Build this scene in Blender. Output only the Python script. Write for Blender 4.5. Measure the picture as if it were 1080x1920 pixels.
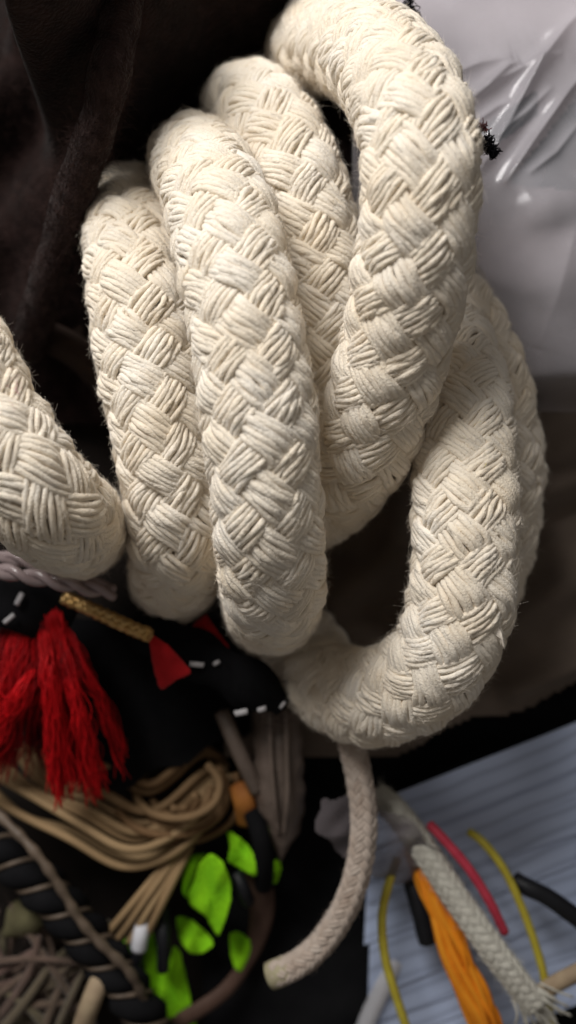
import bpy, math, random
import numpy as np
from mathutils import Vector

random.seed(7)
RNG = np.random.default_rng(11)
sc = bpy.context.scene
for o in list(bpy.data.objects):
    bpy.data.objects.remove(o)

# ------------------------------------------------------------------ camera, world, light, exposure
CAM_H = 0.29                     # camera height over the table, metres
K = 0.126 / 0.20 / 1080.0        # metres per photo pixel per metre of distance
cam = bpy.data.cameras.new('camera')
cam.sensor_fit = 'HORIZONTAL'
cam.sensor_width = 36.0
cam.lens = 18.0 / (0.063 / 0.20)
cam.clip_start = 0.005
cam.clip_end = 20
cam.dof.use_dof = True
cam.dof.focus_distance = 0.197
cam.dof.aperture_fstop = 11.5
cam.dof.aperture_blades = 0
camo = bpy.data.objects.new('camera', cam)
camo.location = (0, 0, CAM_H)
sc.collection.objects.link(camo)
sc.camera = camo

w = bpy.data.worlds.new('World')
sc.world = w
w.use_nodes = True
w.node_tree.nodes['Background'].inputs[0].default_value = (0.85, 0.78, 0.72, 1)
w.node_tree.nodes['Background'].inputs[1].default_value = 0.16


def lamp(name, loc, target, size, power, col):
    l = bpy.data.lights.new(name, 'AREA')
    l.shape = 'RECTANGLE'
    l.size, l.size_y = size
    l.energy = power
    l.color = col
    o = bpy.data.objects.new(name, l)
    o.location = loc
    d = Vector(target) - Vector(loc)
    o.rotation_euler = d.to_track_quat('-Z', 'Y').to_euler()
    sc.collection.objects.link(o)
    return o


lamp('window_light', (-0.20, 0.38, 0.40), (0.0, 0.0, 0.07), (0.24, 0.24), 3.75, (1.0, 0.965, 0.93))

sc.view_settings.view_transform = 'Standard'
sc.view_settings.look = 'None'
sc.view_settings.exposure = 0
sc.view_settings.gamma = 1
sc.render.engine = 'CYCLES'
sc.cycles.max_bounces = 10
sc.cycles.diffuse_bounces = 5
sc.cycles.transparent_max_bounces = 12
sc.cycles.use_denoising = True


# ------------------------------------------------------------------ helpers
def P(px, py, z):
    d = CAM_H - z
    return np.array([(px - 540) * K * d, (960 - py) * K * d, z])


def PX(n, z):                    # length of n photo pixels at height z
    return n * K * (CAM_H - z)


def catmull(pts, step):
    p = np.array(pts, float)
    p = np.vstack([2 * p[0] - p[1], p, 2 * p[-1] - p[-2]])
    out = []
    for i in range(1, len(p) - 2):
        t = np.linspace(0, 1, 24, endpoint=False)[:, None]
        a, b, c, d = p[i - 1], p[i], p[i + 1], p[i + 2]
        out.append(0.5 * ((2 * b) + (-a + c) * t + (2 * a - 5 * b + 4 * c - d) * t**2 + (-a + 3 * b - 3 * c + d) * t**3))
    out.append(p[-2][None])
    q = np.vstack(out)
    L = np.concatenate([[0], np.cumsum(np.linalg.norm(np.diff(q, axis=0), axis=1))])
    n = max(4, int(L[-1] / step) + 1)
    s = np.linspace(0, L[-1], n)
    r = np.stack([np.interp(s, L, q[:, k]) for k in range(3)], 1)
    for _ in range(2):
        r[1:-1] = 0.25 * r[:-2] + 0.5 * r[1:-1] + 0.25 * r[2:]
    return r, s


def path(pts, step=0.0012):      # pts: (px, py, z)
    return catmull([P(*q) for q in pts], step)


def frames(c, up=(0, 0, 1)):
    t = np.gradient(c, axis=0)
    t /= np.linalg.norm(t, axis=1)[:, None] + 1e-12
    u = np.array(up, float)
    if abs(np.dot(u, t[0])) > 0.95:
        u = np.array([0.3, 1.0, 0.0])
    n = np.zeros_like(c)
    v = u - t[0] * np.dot(u, t[0])
    n[0] = v / np.linalg.norm(v)
    for i in range(1, len(c)):
        v = n[i - 1] - t[i] * np.dot(n[i - 1], t[i])
        n[i] = v / (np.linalg.norm(v) + 1e-12)
    return t, n, np.cross(t, n)


def wob(s, scale, amp, rng=RNG, k=4):
    out = np.zeros_like(s)
    for i in range(k):
        f = 2 * math.pi / scale * (0.5 + rng.random() * 1.2)
        out += np.sin(s * f + rng.random() * 6.283) / k
    return out * amp * 1.6


class Geo:
    def __init__(self):
        self.v, self.f, self.a, self.n = [], [], [], 0

    def add(self, v, f, tint=0.5):
        self.v.append(np.asarray(v, float))
        self.f.append(np.asarray(f, np.int64) + self.n)
        self.a.append(np.full(len(v), tint) if np.isscalar(tint) else tint)
        self.n += len(v)

    def tube(self, c, r, sides=6, cap=True, tint=0.5, fr=None):
        c = np.asarray(c)
        t, n, b = fr if fr else frames(c)
        m = len(c)
        r = np.broadcast_to(np.asarray(r, float), (m,))
        a = np.arange(sides) * 2 * math.pi / sides
        v = c[:, None, :] + r[:, None, None] * (np.cos(a)[None, :, None] * n[:, None, :] + np.sin(a)[None, :, None] * b[:, None, :])
        i = np.arange(m - 1)[:, None] * sides
        j = np.arange(sides)[None, :]
        j2 = (j + 1) % sides
        f = np.stack([i + j, i + j2, i + sides + j2, i + sides + j], -1).reshape(-1, 4)
        v = v.reshape(-1, 3)
        if cap:
            k = len(v)
            v = np.vstack([v, c[0] - t[0] * r[0] * 0.35, c[-1] + t[-1] * r[-1] * 0.35])
            jj = np.arange(sides)
            j3 = (jj + 1) % sides
            f0 = np.stack([np.full(sides, k), j3, jj, jj], -1)
            o = (m - 1) * sides
            f1 = np.stack([np.full(sides, k + 1), o + jj, o + j3, o + j3], -1)
            f = np.vstack([f, f0, f1])
        self.add(v, f, tint)

    def strip(self, c, w, th, side=None, tint=0.5, lens=1.0):
        """flat band with thickness along c; w half width (array ok)"""
        c = np.asarray(c)
        t, n, b = frames(c)
        if side is not None:
            b = np.broadcast_to(np.asarray(side, float), c.shape)
            b = b - t * np.sum(b * t, 1)[:, None]
            b /= np.linalg.norm(b, axis=1)[:, None] + 1e-12
            n = np.cross(b, t)
        m = len(c)
        w = np.broadcast_to(np.asarray(w, float), (m,))
        xs = np.array([-1, -0.5, 0, 0.5, 1, 1, 0.5, 0, -0.5, -1.0])
        zs = np.array([0.2, 0.8, 1, 0.8, 0.2, -0.2, -0.8, -1, -0.8, -0.2]) * th
        S = len(xs)
        v = c[:, None, :] + w[:, None, None] * xs[None, :, None] * b[:, None, :] + zs[None, :, None] * n[:, None, :]
        i = np.arange(m - 1)[:, None] * S
        j = np.arange(S)[None, :]
        j2 = (j + 1) % S
        f = np.stack([i + j, i + j2, i + S + j2, i + S + j], -1).reshape(-1, 4)
        v = v.reshape(-1, 3)
        k = len(v)
        v = np.vstack([v, c[0], c[-1]])
        jj = np.arange(S)
        j3 = (jj + 1) % S
        o = (m - 1) * S
        f = np.vstack([f, np.stack([np.full(S, k), j3, jj, jj], -1), np.stack([np.full(S, k + 1), o + jj, o + j3, o + j3], -1)])
        self.add(v, f, tint)

    def build(self, name, m, parent=None, smooth=True):
        me = bpy.data.meshes.new(name)
        v = np.vstack(self.v)
        f = np.vstack(self.f)
        tri = f[:, 2] == f[:, 3]
        if parent is not None:
            r = parent
            off = np.zeros(3)
            while r is not None:
                off += np.array(r.location)
                r = r.parent
            v = v - off
        quads, tris = f[~tri], f[tri][:, :3]
        nl = quads.size + tris.size
        me.vertices.add(len(v))
        me.vertices.foreach_set('co', v.astype(np.float32).ravel())
        me.loops.add(nl)
        me.loops.foreach_set('vertex_index', np.concatenate([quads.ravel(), tris.ravel()]).astype(np.int32))
        np_ = len(quads) + len(tris)
        me.polygons.add(np_)
        st = np.concatenate([np.arange(len(quads)) * 4, quads.size + np.arange(len(tris)) * 3]).astype(np.int32)
        me.polygons.foreach_set('loop_start', st)
        me.polygons.foreach_set('use_smooth', np.full(np_, smooth))
        at = me.attributes.new('tint', 'FLOAT', 'POINT')
        at.data.foreach_set('value', np.concatenate(self.a).astype(np.float32))
        me.update(calc_edges=True)
        me.validate()
        me.materials.append(m)
        o = bpy.data.objects.new(name, me)
        sc.collection.objects.link(o)
        if parent is not None:
            o.parent = parent
        return o


def tag(o, label=None, cat=None, group=None, kind=None):
    if label:
        o['label'] = label
    if cat:
        o['category'] = cat
    if group:
        o['group'] = group
    if kind:
        o['kind'] = kind
    return o


def thing(name, loc, label, cat, group=None):
    o = bpy.data.objects.new(name, None)
    o.empty_display_size = 0.005
    o.location = tuple(loc)
    sc.collection.objects.link(o)
    return tag(o, label, cat, group)


def hair(name, pts, radius, m, parent=None):
    """pts: (count, n, 3) fibres"""
    cnt, n, _ = pts.shape
    cu = bpy.data.hair_curves.new(name)
    cu.add_curves([n] * cnt)
    off = np.zeros(3)
    r = parent
    while r is not None:
        off += np.array(r.location)
        r = r.parent
    cu.attributes['position'].data.foreach_set('vector', (pts - off).astype(np.float32).ravel())
    ra = cu.attributes.get('radius') or cu.attributes.new('radius', 'FLOAT', 'POINT')
    rr = np.broadcast_to(np.asarray(radius) * np.linspace(1, 0.35, n)[None, :], (cnt, n))
    ra.data.foreach_set('value', np.ascontiguousarray(rr, np.float32).ravel())
    cu.materials.append(m)
    o = bpy.data.objects.new(name, cu)
    sc.collection.objects.link(o)
    if parent is not None:
        o.parent = parent
    o['kind'] = 'stuff'
    return o


def fibres(base, tang, norm, n, length, lift, rng=RNG, segs=5, curl=0.6, ncurl=0.3):
    """n fibres rooted at rows of base, lying along +-tang and lifting along norm"""
    idx = rng.integers(0, len(base), n)
    p0, t, nn = base[idx], tang[idx].copy(), norm[idx]
    t *= np.where(rng.random(n) < 0.5, -1, 1)[:, None]
    L = length * (0.35 + rng.random(n) ** 2 * 1.3)
    up = lift * (0.1 + rng.random(n) ** 2 * 1.6)
    side = np.cross(t, nn)
    sd = (rng.random(n) - 0.5) * 1.4
    cu = (rng.random(n) - 0.5) * curl * 2
    cv = (rng.random(n) - 0.5) * curl * 2 * ncurl
    s = np.linspace(0, 1, segs)
    out = np.zeros((n, segs, 3))
    for k, a in enumerate(s):
        out[:, k] = p0 + (L * a)[:, None] * (t + nn * (up * (0.6 + 0.8 * a) + cv * a * a)[:, None] * 0.8 + side * (sd * 0.5 + cu * a * a)[:, None])
    return out


# ------------------------------------------------------------------ materials
def mat(name, col, col2=None, rough=0.8, nscale=120, bscale=1500, bump=0.25, bdist=0.0003, sheen=0.0, metal=0.0,
        tint=None, spec=0.3, trans=0.0, detail=4.0, sss=0.0, aniso=None):
    m = bpy.data.materials.new(name)
    m.use_nodes = True
    nt = m.node_tree
    N, Lk = nt.nodes, nt.links
    b = N['Principled BSDF']
    b.inputs['Roughness'].default_value = rough
    b.inputs['Metallic'].default_value = metal
    b.inputs['Specular IOR Level'].default_value = spec
    b.inputs['Sheen Weight'].default_value = sheen
    b.inputs['Sheen Roughness'].default_value = 0.5
    if sss:
        b.inputs['Subsurface Weight'].default_value = sss
        b.inputs['Subsurface Radius'].default_value = (1, 0.92, 0.82)
        b.inputs['Subsurface Scale'].default_value = 0.0012
    tc = N.new('ShaderNodeTexCoord')
    mp = N.new('ShaderNodeMapping')
    if aniso:
        mp.inputs['Scale'].default_value = aniso
    Lk.new(tc.outputs['Object'], mp.inputs[0])
    n1 = N.new('ShaderNodeTexNoise')
    n1.inputs['Scale'].default_value = nscale
    n1.inputs['Detail'].default_value = detail
    Lk.new(mp.outputs[0], n1.inputs[0])
    rp = N.new('ShaderNodeValToRGB')
    rp.color_ramp.elements[0].position = 0.32
    rp.color_ramp.elements[1].position = 0.68
    c2 = col2 or tuple(c * 0.75 for c in col)
    rp.color_ramp.elements[0].color = (*c2, 1)
    rp.color_ramp.elements[1].color = (*col, 1)
    Lk.new(n1.outputs[0], rp.inputs[0])
    out = rp.outputs[0]
    if tint:
        at = N.new('ShaderNodeAttribute')
        at.attribute_name = 'tint'
        mx = N.new('ShaderNodeMix')
        mx.data_type = 'RGBA'
        Lk.new(at.outputs['Fac'], mx.inputs[0])
        Lk.new(out, mx.inputs[6])
        mx.inputs[7].default_value = (*tint, 1)
        out = mx.outputs[2]
    Lk.new(out, b.inputs['Base Color'])
    if bump:
        n2 = N.new('ShaderNodeTexNoise')
        n2.inputs['Scale'].default_value = bscale
        n2.inputs['Detail'].default_value = 3
        Lk.new(mp.outputs[0], n2.inputs[0])
        bp = N.new('ShaderNodeBump')
        bp.inputs['Strength'].default_value = bump
        bp.inputs['Distance'].default_value = bdist
        Lk.new(n2.outputs[0], bp.inputs['Height'])
        Lk.new(bp.outputs[0], b.inputs['Normal'])
    return m


M = {}
M['cotton'] = mat('cotton_yarn', (0.87, 0.81, 0.715), (0.77, 0.675, 0.54), 0.9, 70, 2400, 0.8, 0.0004, 0.2, tint=(0.81, 0.71, 0.56), spec=0.05, sss=0.25)
M['cotton_core'] = mat('cotton_core', (0.78, 0.68, 0.53), (0.68, 0.56, 0.42), 0.9, 90, 1500, 0.6, 0.0004, spec=0.1)
M['cotton_fibre'] = mat('cotton_fibre', (0.88, 0.82, 0.73), (0.82, 0.74, 0.63), 0.8, 60, bump=0, spec=0.2)
M['taupe_cord'] = mat('taupe_cord', (0.43, 0.355, 0.30), (0.33, 0.26, 0.21), 0.85, 160, 2200, 0.5, 0.0002, 0.2, tint=(0.54, 0.48, 0.42), spec=0.2)
M['cord_end'] = mat('waxed_cord_end', (0.36, 0.33, 0.21), (0.28, 0.25, 0.16), 0.7, 300, 1500, 0.4)
M['fleece'] = mat('brown_fleece', (0.018, 0.010, 0.009), (0.008, 0.0045, 0.004), 0.95, 240, 1200, 0.9, 0.0008, 0.06, spec=0.05)
M['fleece_fibre'] = mat('fleece_fibre', (0.048, 0.028, 0.025), (0.016, 0.009, 0.008), 0.9, 240, bump=0, spec=0.1)
M['taupe_cloth'] = mat('taupe_cloth', (0.16, 0.125, 0.10), (0.10, 0.078, 0.062), 0.85, 40, 1500, 0.4, 0.0003, 0.1, spec=0.15)
M['black_cloth'] = mat('black_cloth', (0.008, 0.008, 0.009), (0.004, 0.004, 0.005), 0.9, 100, 1500, 0.5, 0.0003, spec=0.1)
M['black_gloss'] = mat('black_satin', (0.010, 0.011, 0.014), (0.006, 0.006, 0.008), 0.5, 100, 900, 0.3, 0.0002, spec=0.3)
M['table'] = mat('dark_table', (0.018, 0.014, 0.012), (0.010, 0.008, 0.007), 0.9, 60, 600, 0.4, 0.0005, spec=0.1)
M['paper'] = mat('bluish_paper', (0.54, 0.63, 0.84), (0.47, 0.56, 0.77), 0.6, 30, 900, 0.15, 0.0002, spec=0.2)
_nt = M['paper'].node_tree                      # faint blue-grey bands along the sheet edges
_b = _nt.nodes['Principled BSDF']
_src = _b.inputs['Base Color'].links[0].from_socket
_mp = _nt.nodes.new('ShaderNodeMapping')
_mp.inputs['Rotation'].default_value = (0, 0, math.radians(-21))
_tc = _nt.nodes.new('ShaderNodeTexCoord')
_nt.links.new(_tc.outputs['Object'], _mp.inputs[0])
_wv = _nt.nodes.new('ShaderNodeTexWave')
_wv.bands_direction = 'Y'
_wv.inputs['Scale'].default_value = 64
_wv.inputs['Distortion'].default_value = 3.0
_wv.inputs['Detail'].default_value = 1.0
_wv.inputs['Detail Scale'].default_value = 0.5
_nt.links.new(_mp.outputs[0], _wv.inputs[0])
_mr = _nt.nodes.new('ShaderNodeMapRange')
_mr.inputs[1].default_value = 0.55
_mr.inputs[2].default_value = 1.0
_mr.inputs[3].default_value = 0.0
_mr.inputs[4].default_value = 0.45
_nt.links.new(_wv.outputs['Fac'], _mr.inputs[0])
_mx = _nt.nodes.new('ShaderNodeMix')
_mx.data_type = 'RGBA'
_nt.links.new(_mr.outputs[0], _mx.inputs[0])
_nt.links.new(_src, _mx.inputs[6])
_mx.inputs[7].default_value = (0.24, 0.29, 0.42, 1)
_nt.links.new(_mx.outputs[2], _b.inputs['Base Color'])
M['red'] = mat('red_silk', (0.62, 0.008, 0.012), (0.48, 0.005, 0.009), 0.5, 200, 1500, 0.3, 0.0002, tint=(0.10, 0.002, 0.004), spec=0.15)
M['red_felt'] = mat('red_felt', (0.46, 0.006, 0.010), (0.36, 0.004, 0.007), 0.85, 300, 1800, 0.7, 0.0003, 0.1)
M['gold'] = mat('gold_thread', (0.72, 0.50, 0.22), (0.55, 0.34, 0.12), 0.32, 400, 2500, 0.4, 0.0002, metal=0.85, spec=0.5)
M['mauve'] = mat('mauve_satin', (0.36, 0.29, 0.29), (0.26, 0.20, 0.20), 0.22, 200, 1800, 0.3, 0.0002, spec=0.6)
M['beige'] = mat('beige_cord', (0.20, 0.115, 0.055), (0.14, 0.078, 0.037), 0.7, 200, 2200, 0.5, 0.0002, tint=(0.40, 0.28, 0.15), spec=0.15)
M['pale_beige'] = mat('pale_beige', (0.36, 0.28, 0.18), (0.27, 0.20, 0.13), 0.75, 200, 1800, 0.4, 0.0002)
M['brown'] = mat('brown_ribbon', (0.09, 0.05, 0.036), (0.06, 0.032, 0.022), 0.7, 150, 1800, 0.4, 0.0002)
M['orange_brown'] = mat('orange_brown', (0.40, 0.16, 0.03), (0.30, 0.10, 0.02), 0.7, 150, 1800, 0.4)
M['lime'] = mat('lime_fabric', (0.29, 0.70, 0.014), (0.20, 0.56, 0.012), 0.8, 130, 1000, 1.0, 0.0006, spec=0.1)
M['white_plastic'] = mat('white_plastic', (0.72, 0.73, 0.78), (0.64, 0.65, 0.70), 0.4, 60, 500, 0.1, 0.0002, spec=0.5)
M['tick'] = mat('white_thread', (0.42, 0.41, 0.42), (0.5, 0.49, 0.5), 0.7, 300, 2500, 0.5, 0.0002)
M['gold_dull'] = mat('dull_gold_thread', (0.13, 0.095, 0.068), (0.08, 0.058, 0.04), 0.55, 300, 2500, 0.5, 0.0002, spec=0.4)
M['yarn_pink'] = mat('pinkish_yarn', (0.13, 0.08, 0.065), (0.075, 0.045, 0.036), 0.9, 200, 2000, 0.6, 0.0003, 0.2, tint=(0.10, 0.085, 0.05))
M['olive'] = mat('olive_felt', (0.13, 0.12, 0.06), (0.09, 0.08, 0.04), 0.9, 200, 1800, 0.6, 0.0003)
M['orange'] = mat('orange_braid', (0.78, 0.24, 0.010), (0.60, 0.15, 0.006), 0.6, 250, 2500, 0.5, 0.0002, tint=(0.84, 0.34, 0.025), spec=0.2)
M['off_white'] = mat('off_white_cord', (0.60, 0.59, 0.52), (0.50, 0.48, 0.42), 0.85, 200, 2200, 0.6, 0.0002, 0.1)
M['pink'] = mat('pink_red_cord', (0.62, 0.06, 0.10), (0.5, 0.04, 0.075), 0.6, 250, 2200, 0.4, 0.0002)
M['yellow'] = mat('yellow_cord', (0.55, 0.47, 0.055), (0.44, 0.36, 0.035), 0.5, 250, 2200, 0.3, 0.0002, spec=0.4)
M['lilac'] = mat('lilac_cloth', (0.43, 0.39, 0.42), (0.37, 0.335, 0.36), 0.8, 25, 900, 0.2, 0.0003, spec=0.2)
M['slate'] = mat('slate_cloth', (0.06, 0.078, 0.092), (0.04, 0.05, 0.06), 0.7, 60, 900, 0.3, 0.0003)


def film_mat(name, col, alpha, rough, haze=0.0):
    m = bpy.data.materials.new(name)
    m.use_nodes = True
    nt = m.node_tree
    N, Lk = nt.nodes, nt.links
    b = N['Principled BSDF']
    b.inputs['Base Color'].default_value = (*col, 1)
    b.inputs['Roughness'].default_value = rough
    b.inputs['Specular IOR Level'].default_value = 0.25
    b.inputs['Alpha'].default_value = alpha
    tc = N.new('ShaderNodeTexCoord')
    n = N.new('ShaderNodeTexNoise')
    n.inputs['Scale'].default_value = 60
    n.inputs['Detail'].default_value = 3
    Lk.new(tc.outputs['Object'], n.inputs[0])
    mr = N.new('ShaderNodeMapRange')
    mr.inputs[1].default_value = 0.3
    mr.inputs[2].default_value = 0.7
    mr.inputs[3].default_value = alpha * 0.8
    mr.inputs[4].default_value = min(1, alpha * 1.2)
    Lk.new(n.outputs[0], mr.inputs[0])
    gl = N.new('ShaderNodeBsdfGlossy')
    gl.inputs['Roughness'].default_value = rough
    gl.inputs['Color'].default_value = (0.55, 0.55, 0.57, 1)
    Lk.new(mr.outputs[0], b.inputs['Alpha'])
    ad = N.new('ShaderNodeAddShader')
    mx = N.new('ShaderNodeMixShader')
    fr = N.new('ShaderNodeFresnel')
    fr.inputs[0].default_value = 1.5
    Lk.new(fr.outputs[0], mx.inputs[0])
    Lk.new(b.outputs[0], mx.inputs[1])
    Lk.new(gl.outputs[0], mx.inputs[2])
    Lk.new(mx.outputs[0], N['Material Output'].inputs[0])
    return m


M['film'] = film_mat('clear_film', (0.66, 0.64, 0.69), 0.34, 0.17)
M['film_grey'] = film_mat('grey_film', (0.16, 0.14, 0.15), 0.6, 0.4)


# ------------------------------------------------------------------ braided rope builder
def braid_strands(c, s, R, N=8, yarns=6, lead=3.75, over=2, sides=6, phase=0.0, rng=RNG, ds0=0.0, irr=1.0, fat=0.62):
    """yields (Geo, fibre roots) for each strand of a tubular 2-over-2 braid round centreline c"""
    t, n, b = frames(c)
    pitch = lead * 2 * R
    spacing = 2 * math.pi / N
    wid = 2 * R * math.pi / N * math.cos(math.atan(math.pi / lead)) * 0.86
    ry = wid / yarns * fat
    amp = ry * 0.92
    dome = ry * (1.1 if yarns > 2 else 0.4)
    Rm = R - amp - dome - ry
    s = s + ds0
    Rw = 1 + wob(s, 0.03, 0.018, rng)
    res = []
    per = 2.0 * over
    for d in (1, -1):
        ry_ = ry * (1.20 if d > 0 else 1.5)
        for i in range(N):
            g = Geo()
            roots, tg, nr = [], [], []
            stint = rng.random() * 0.35
            sw = 1 + wob(s, 0.02, 0.05 * irr, rng)
            sr = wob(s, 0.016, ry * 0.28 * irr, rng)
            sh = wob(s, 0.02, 0.06 * irr, rng)
            tw = rng.random() * 6
            for k in range(yarns):
                tt = (k + 0.5) / yarns - 0.5 if yarns > 1 else 0.0
                tv = (tt * sw + sh + wob(s, 0.008, 0.028 * irr, rng))
                th = spacing * (i + tv * 0.95) + d * 2 * math.pi * s / pitch + phase
                nn = 2 * i + tt + d * 2 * s * N / pitch
                cc = np.cos(math.pi / over * (nn - (over - 1) / 2.0))
                if d < 0:
                    cc = -cc
                h = np.sign(cc) * np.abs(cc) ** 0.65
                # the float is domed: middle yarns ride higher
                r = Rm * Rw + amp * h + dome * (1 - (2 * tt) ** 2) * (0.6 + 0.4 * h) + sr + wob(s, 0.006, ry * 0.30 * irr, rng)
                dr = np.cos(th)[:, None] * n + np.sin(th)[:, None] * b
                y = c + r[:, None] * dr
                g.tube(y, ry_ * (1 + wob(s, 0.005, 0.10 * irr, rng)), sides, tint=min(1, max(0, stint + rng.random() * (0.4 if d > 0 else 0.25) - 0.1)))
                yt = np.gradient(y, axis=0)
                yt /= np.linalg.norm(yt, axis=1)[:, None] + 1e-12
                ok = h > -0.1
                roots.append((y + dr * ry * 0.7)[ok])
                tg.append(yt[ok])
                nr.append(dr[ok])
            res.append((g, np.vstack(roots), np.vstack(tg), np.vstack(nr)))
    return res, Rm - ry * 0.7


# ------------------------------------------------------------------ sheets of cloth / film
def sheet(name, x0, y0, x1, y1, zf, m, nx=90, ny=90, parent=None, keep=None, smooth=0):
    xs = np.linspace(x0, x1, nx)
    ys = np.linspace(y0, y1, ny)
    X, Y = np.meshgrid(xs, ys)
    Z = zf(X, Y)
    for _ in range(smooth):
        Q = np.pad(Z, 1, mode='edge')
        Z = (Q[:-2, 1:-1] + Q[2:, 1:-1] + Q[1:-1, :-2] + Q[1:-1, 2:] + 2 * Z) / 6
    d = CAM_H - Z
    d0 = CAM_H - float(np.mean(Z))
    V = np.stack([(X - 540) * K * d0, (960 - Y) * K * d0, Z], -1).reshape(-1, 3)
    i, j = np.meshgrid(np.arange(ny - 1), np.arange(nx - 1), indexing='ij')
    a = i * nx + j
    f = np.stack([a + nx, a + nx + 1, a + 1, a], -1).reshape(-1, 4)
    if keep is not None:
        cx = (X[:-1, :-1] + X[1:, 1:]).reshape(-1) / 2
        cy = (Y[:-1, :-1] + Y[1:, 1:]).reshape(-1) / 2
        f = f[keep(cx, cy)]
    g = Geo()
    g.add(V, f)
    o = g.build(name, m, parent)
    return o, V, f


def seg_dist(X, Y, pts):
    """distance to a polyline and the parameter 0..1 along it"""
    best = np.full(X.shape, 1e9)
    par = np.zeros(X.shape)
    n = len(pts) - 1
    for k in range(n):
        (ax, ay), (bx, by) = pts[k], pts[k + 1]
        dx, dy = bx - ax, by - ay
        u = np.clip(((X - ax) * dx + (Y - ay) * dy) / (dx * dx + dy * dy), 0, 1)
        dd = np.hypot(X - ax - u * dx, Y - ay - u * dy)
        q = dd < best
        best = np.where(q, dd, best)
        par = np.where(q, (k + u) / n, par)
    return best, par


def ridge(X, Y, pts, width, height, p=1.0):
    d, u = seg_dist(X, Y, pts)
    return height * np.exp(-(d / width) ** 2 * p)


def crease(X, Y, pts, width, height):
    d, u = seg_dist(X, Y, pts)
    d = np.sqrt(d * d + 4.0) - 2.0
    return height * np.exp(-d / width) * np.sin(np.clip(u * 1.1 + 0.08, 0, 1) * math.pi) ** 0.5


def waves(X, Y, seed, scale, amp, k=6, ang=None, spread=3.14):
    r = np.random.default_rng(seed)
    out = np.zeros_like(X)
    for _ in range(k):
        a = (ang if ang is not None else 0) + (r.random() - 0.5) * 2 * spread
        f = 2 * math.pi / (scale * (0.6 + r.random()))
        out += np.sin((X * math.cos(a) + Y * math.sin(a)) * f + r.random() * 6.28) / k
    return out * amp


# ------------------------------------------------------------------ the setting
g = Geo()
nx = 60
xs = np.linspace(-0.6, 0.6, nx)
X, Y = np.meshgrid(xs, xs)
V = np.stack([X, Y, waves(X, Y, 3, 0.2, 0.0008)], -1).reshape(-1, 3)
i, j = np.meshgrid(np.arange(nx - 1), np.arange(nx - 1), indexing='ij')
a = i * nx + j
g.add(V, np.stack([a, a + 1, a + nx + 1, a + nx], -1).reshape(-1, 4))
tag(g.build('tabletop', M['table']), kind='structure')

# brown fleece, upper left
F1 = [(262, -60), (235, 90), (205, 250), (150, 400), (105, 500), (60, 660)]
F2 = [(-40, 260), (30, 200), (75, 130), (60, -40)]
F3 = [(40, 110), (110, 112), (200, 118)]
F4 = [(330, -60), (420, 40), (520, 60), (620, 40)]


def fleece_z(X, Y):
    z = 0.026 + waves(X, Y, 5, 260, 0.004)
    z += ridge(X, Y, [(175, 285), (232, 250), (285, 178), (330, 130)], 37, 0.050)  # mound added to throw shade on the left coil's tip
    z += ridge(X, Y, F1, 55, 0.012)
    z += ridge(X, Y, [(160, 265), (235, 236), (285, 165), (390, 85), (500, 30), (580, -40)], 38, 0.036)  # long fold added above the coil tips to shade them
    z += ridge(X, Y, F2, 60, 0.018)
    z += ridge(X, Y, F3, 22, 0.006)
    z += ridge(X, Y, F4, 60, 0.014)
    z += ridge(X, Y, [(120, 330), (40, 440), (-60, 480)], 60, 0.012)
    z += ridge(X, Y, [(640, 120), (650, 260), (660, 400)], 50, 0.012)
    z -= 0.02 / (1 + np.exp(-(Y - 640 + 0.15 * X) / 40))
    return z + waves(X, Y, 8, 40, 0.0006)


fo, FV, FF = sheet('brown_fleece', -260, -260, 760, 780, fleece_z, M['fleece'], 170, 170, smooth=9)
tag(fo, 'dark brown fuzzy fleece cloth bunched in folds behind the rope coils', 'fleece')
mid = FV[FF].mean(1)
nm = np.cross(FV[FF[:, 1]] - FV[FF[:, 0]], FV[FF[:, 3]] - FV[FF[:, 0]])
nm /= np.linalg.norm(nm, axis=1)[:, None]
tgf = FV[FF[:, 1]] - FV[FF[:, 0]]
tgf /= np.linalg.norm(tgf, axis=1)[:, None]
fz = fibres(mid, tgf, nm, 90000, 0.0022, 0.9, curl=1.5, ncurl=0.8)
hair('nap', fz, 0.00003, M['fleece_fibre'], fo)

c, s = path([(236, -70, 0.080), (228, 20, 0.084), (210, 120, 0.085), (184, 230, 0.081), (146, 340, 0.072), (108, 460, 0.060), (75, 570, 0.048), (48, 660, 0.036)], 0.0015)
t_, n_, b_ = frames(c)
g = Geo()
cr = PX(37, 0.075) * (1 + wob(s, 0.02, 0.08))
g.tube(c, cr, 20)
strap = g.build('dark_rope', mat('dark_brown_chenille', (0.040, 0.025, 0.023), (0.020, 0.012, 0.011), 0.95, 400, 1500, 1.0, 0.0008, 0.1, spec=0.05))
tag(strap, 'thick fuzzy dark brown rope running down from the top edge left of the coils', 'rope')
an_ = RNG.random(len(c) * 60) * 6.283
ix_ = RNG.integers(0, len(c), len(c) * 60)
dr_ = np.cos(an_)[:, None] * n_[ix_] + np.sin(an_)[:, None] * b_[ix_]
hair('nap', fibres(c[ix_] + dr_ * cr[ix_][:, None], t_[ix_], dr_, 14000, 0.0022, 0.8, curl=1.5, ncurl=0.8), 0.00003, M['fleece_fibre'], strap)

# taupe cloth, lower right, under the loop


def taupe_z(X, Y):
    z = 0.022 + waves(X, Y, 12, 300, 0.004)
    z += ridge(X, Y, [(620, 1120), (760, 1020), (1100, 900)], 45, 0.007)
    z += ridge(X, Y, [(700, 1240), (960, 1160), (1120, 1060)], 40, 0.007)
    z += ridge(X, Y, [(960, 1290), (1120, 1220)], 26, 0.006)
    z -= ridge(X, Y, [(930, 960), (1000, 980), (1120, 940)], 40, 0.008)
    return z + waves(X, Y, 18, 70, 0.0007)


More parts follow.
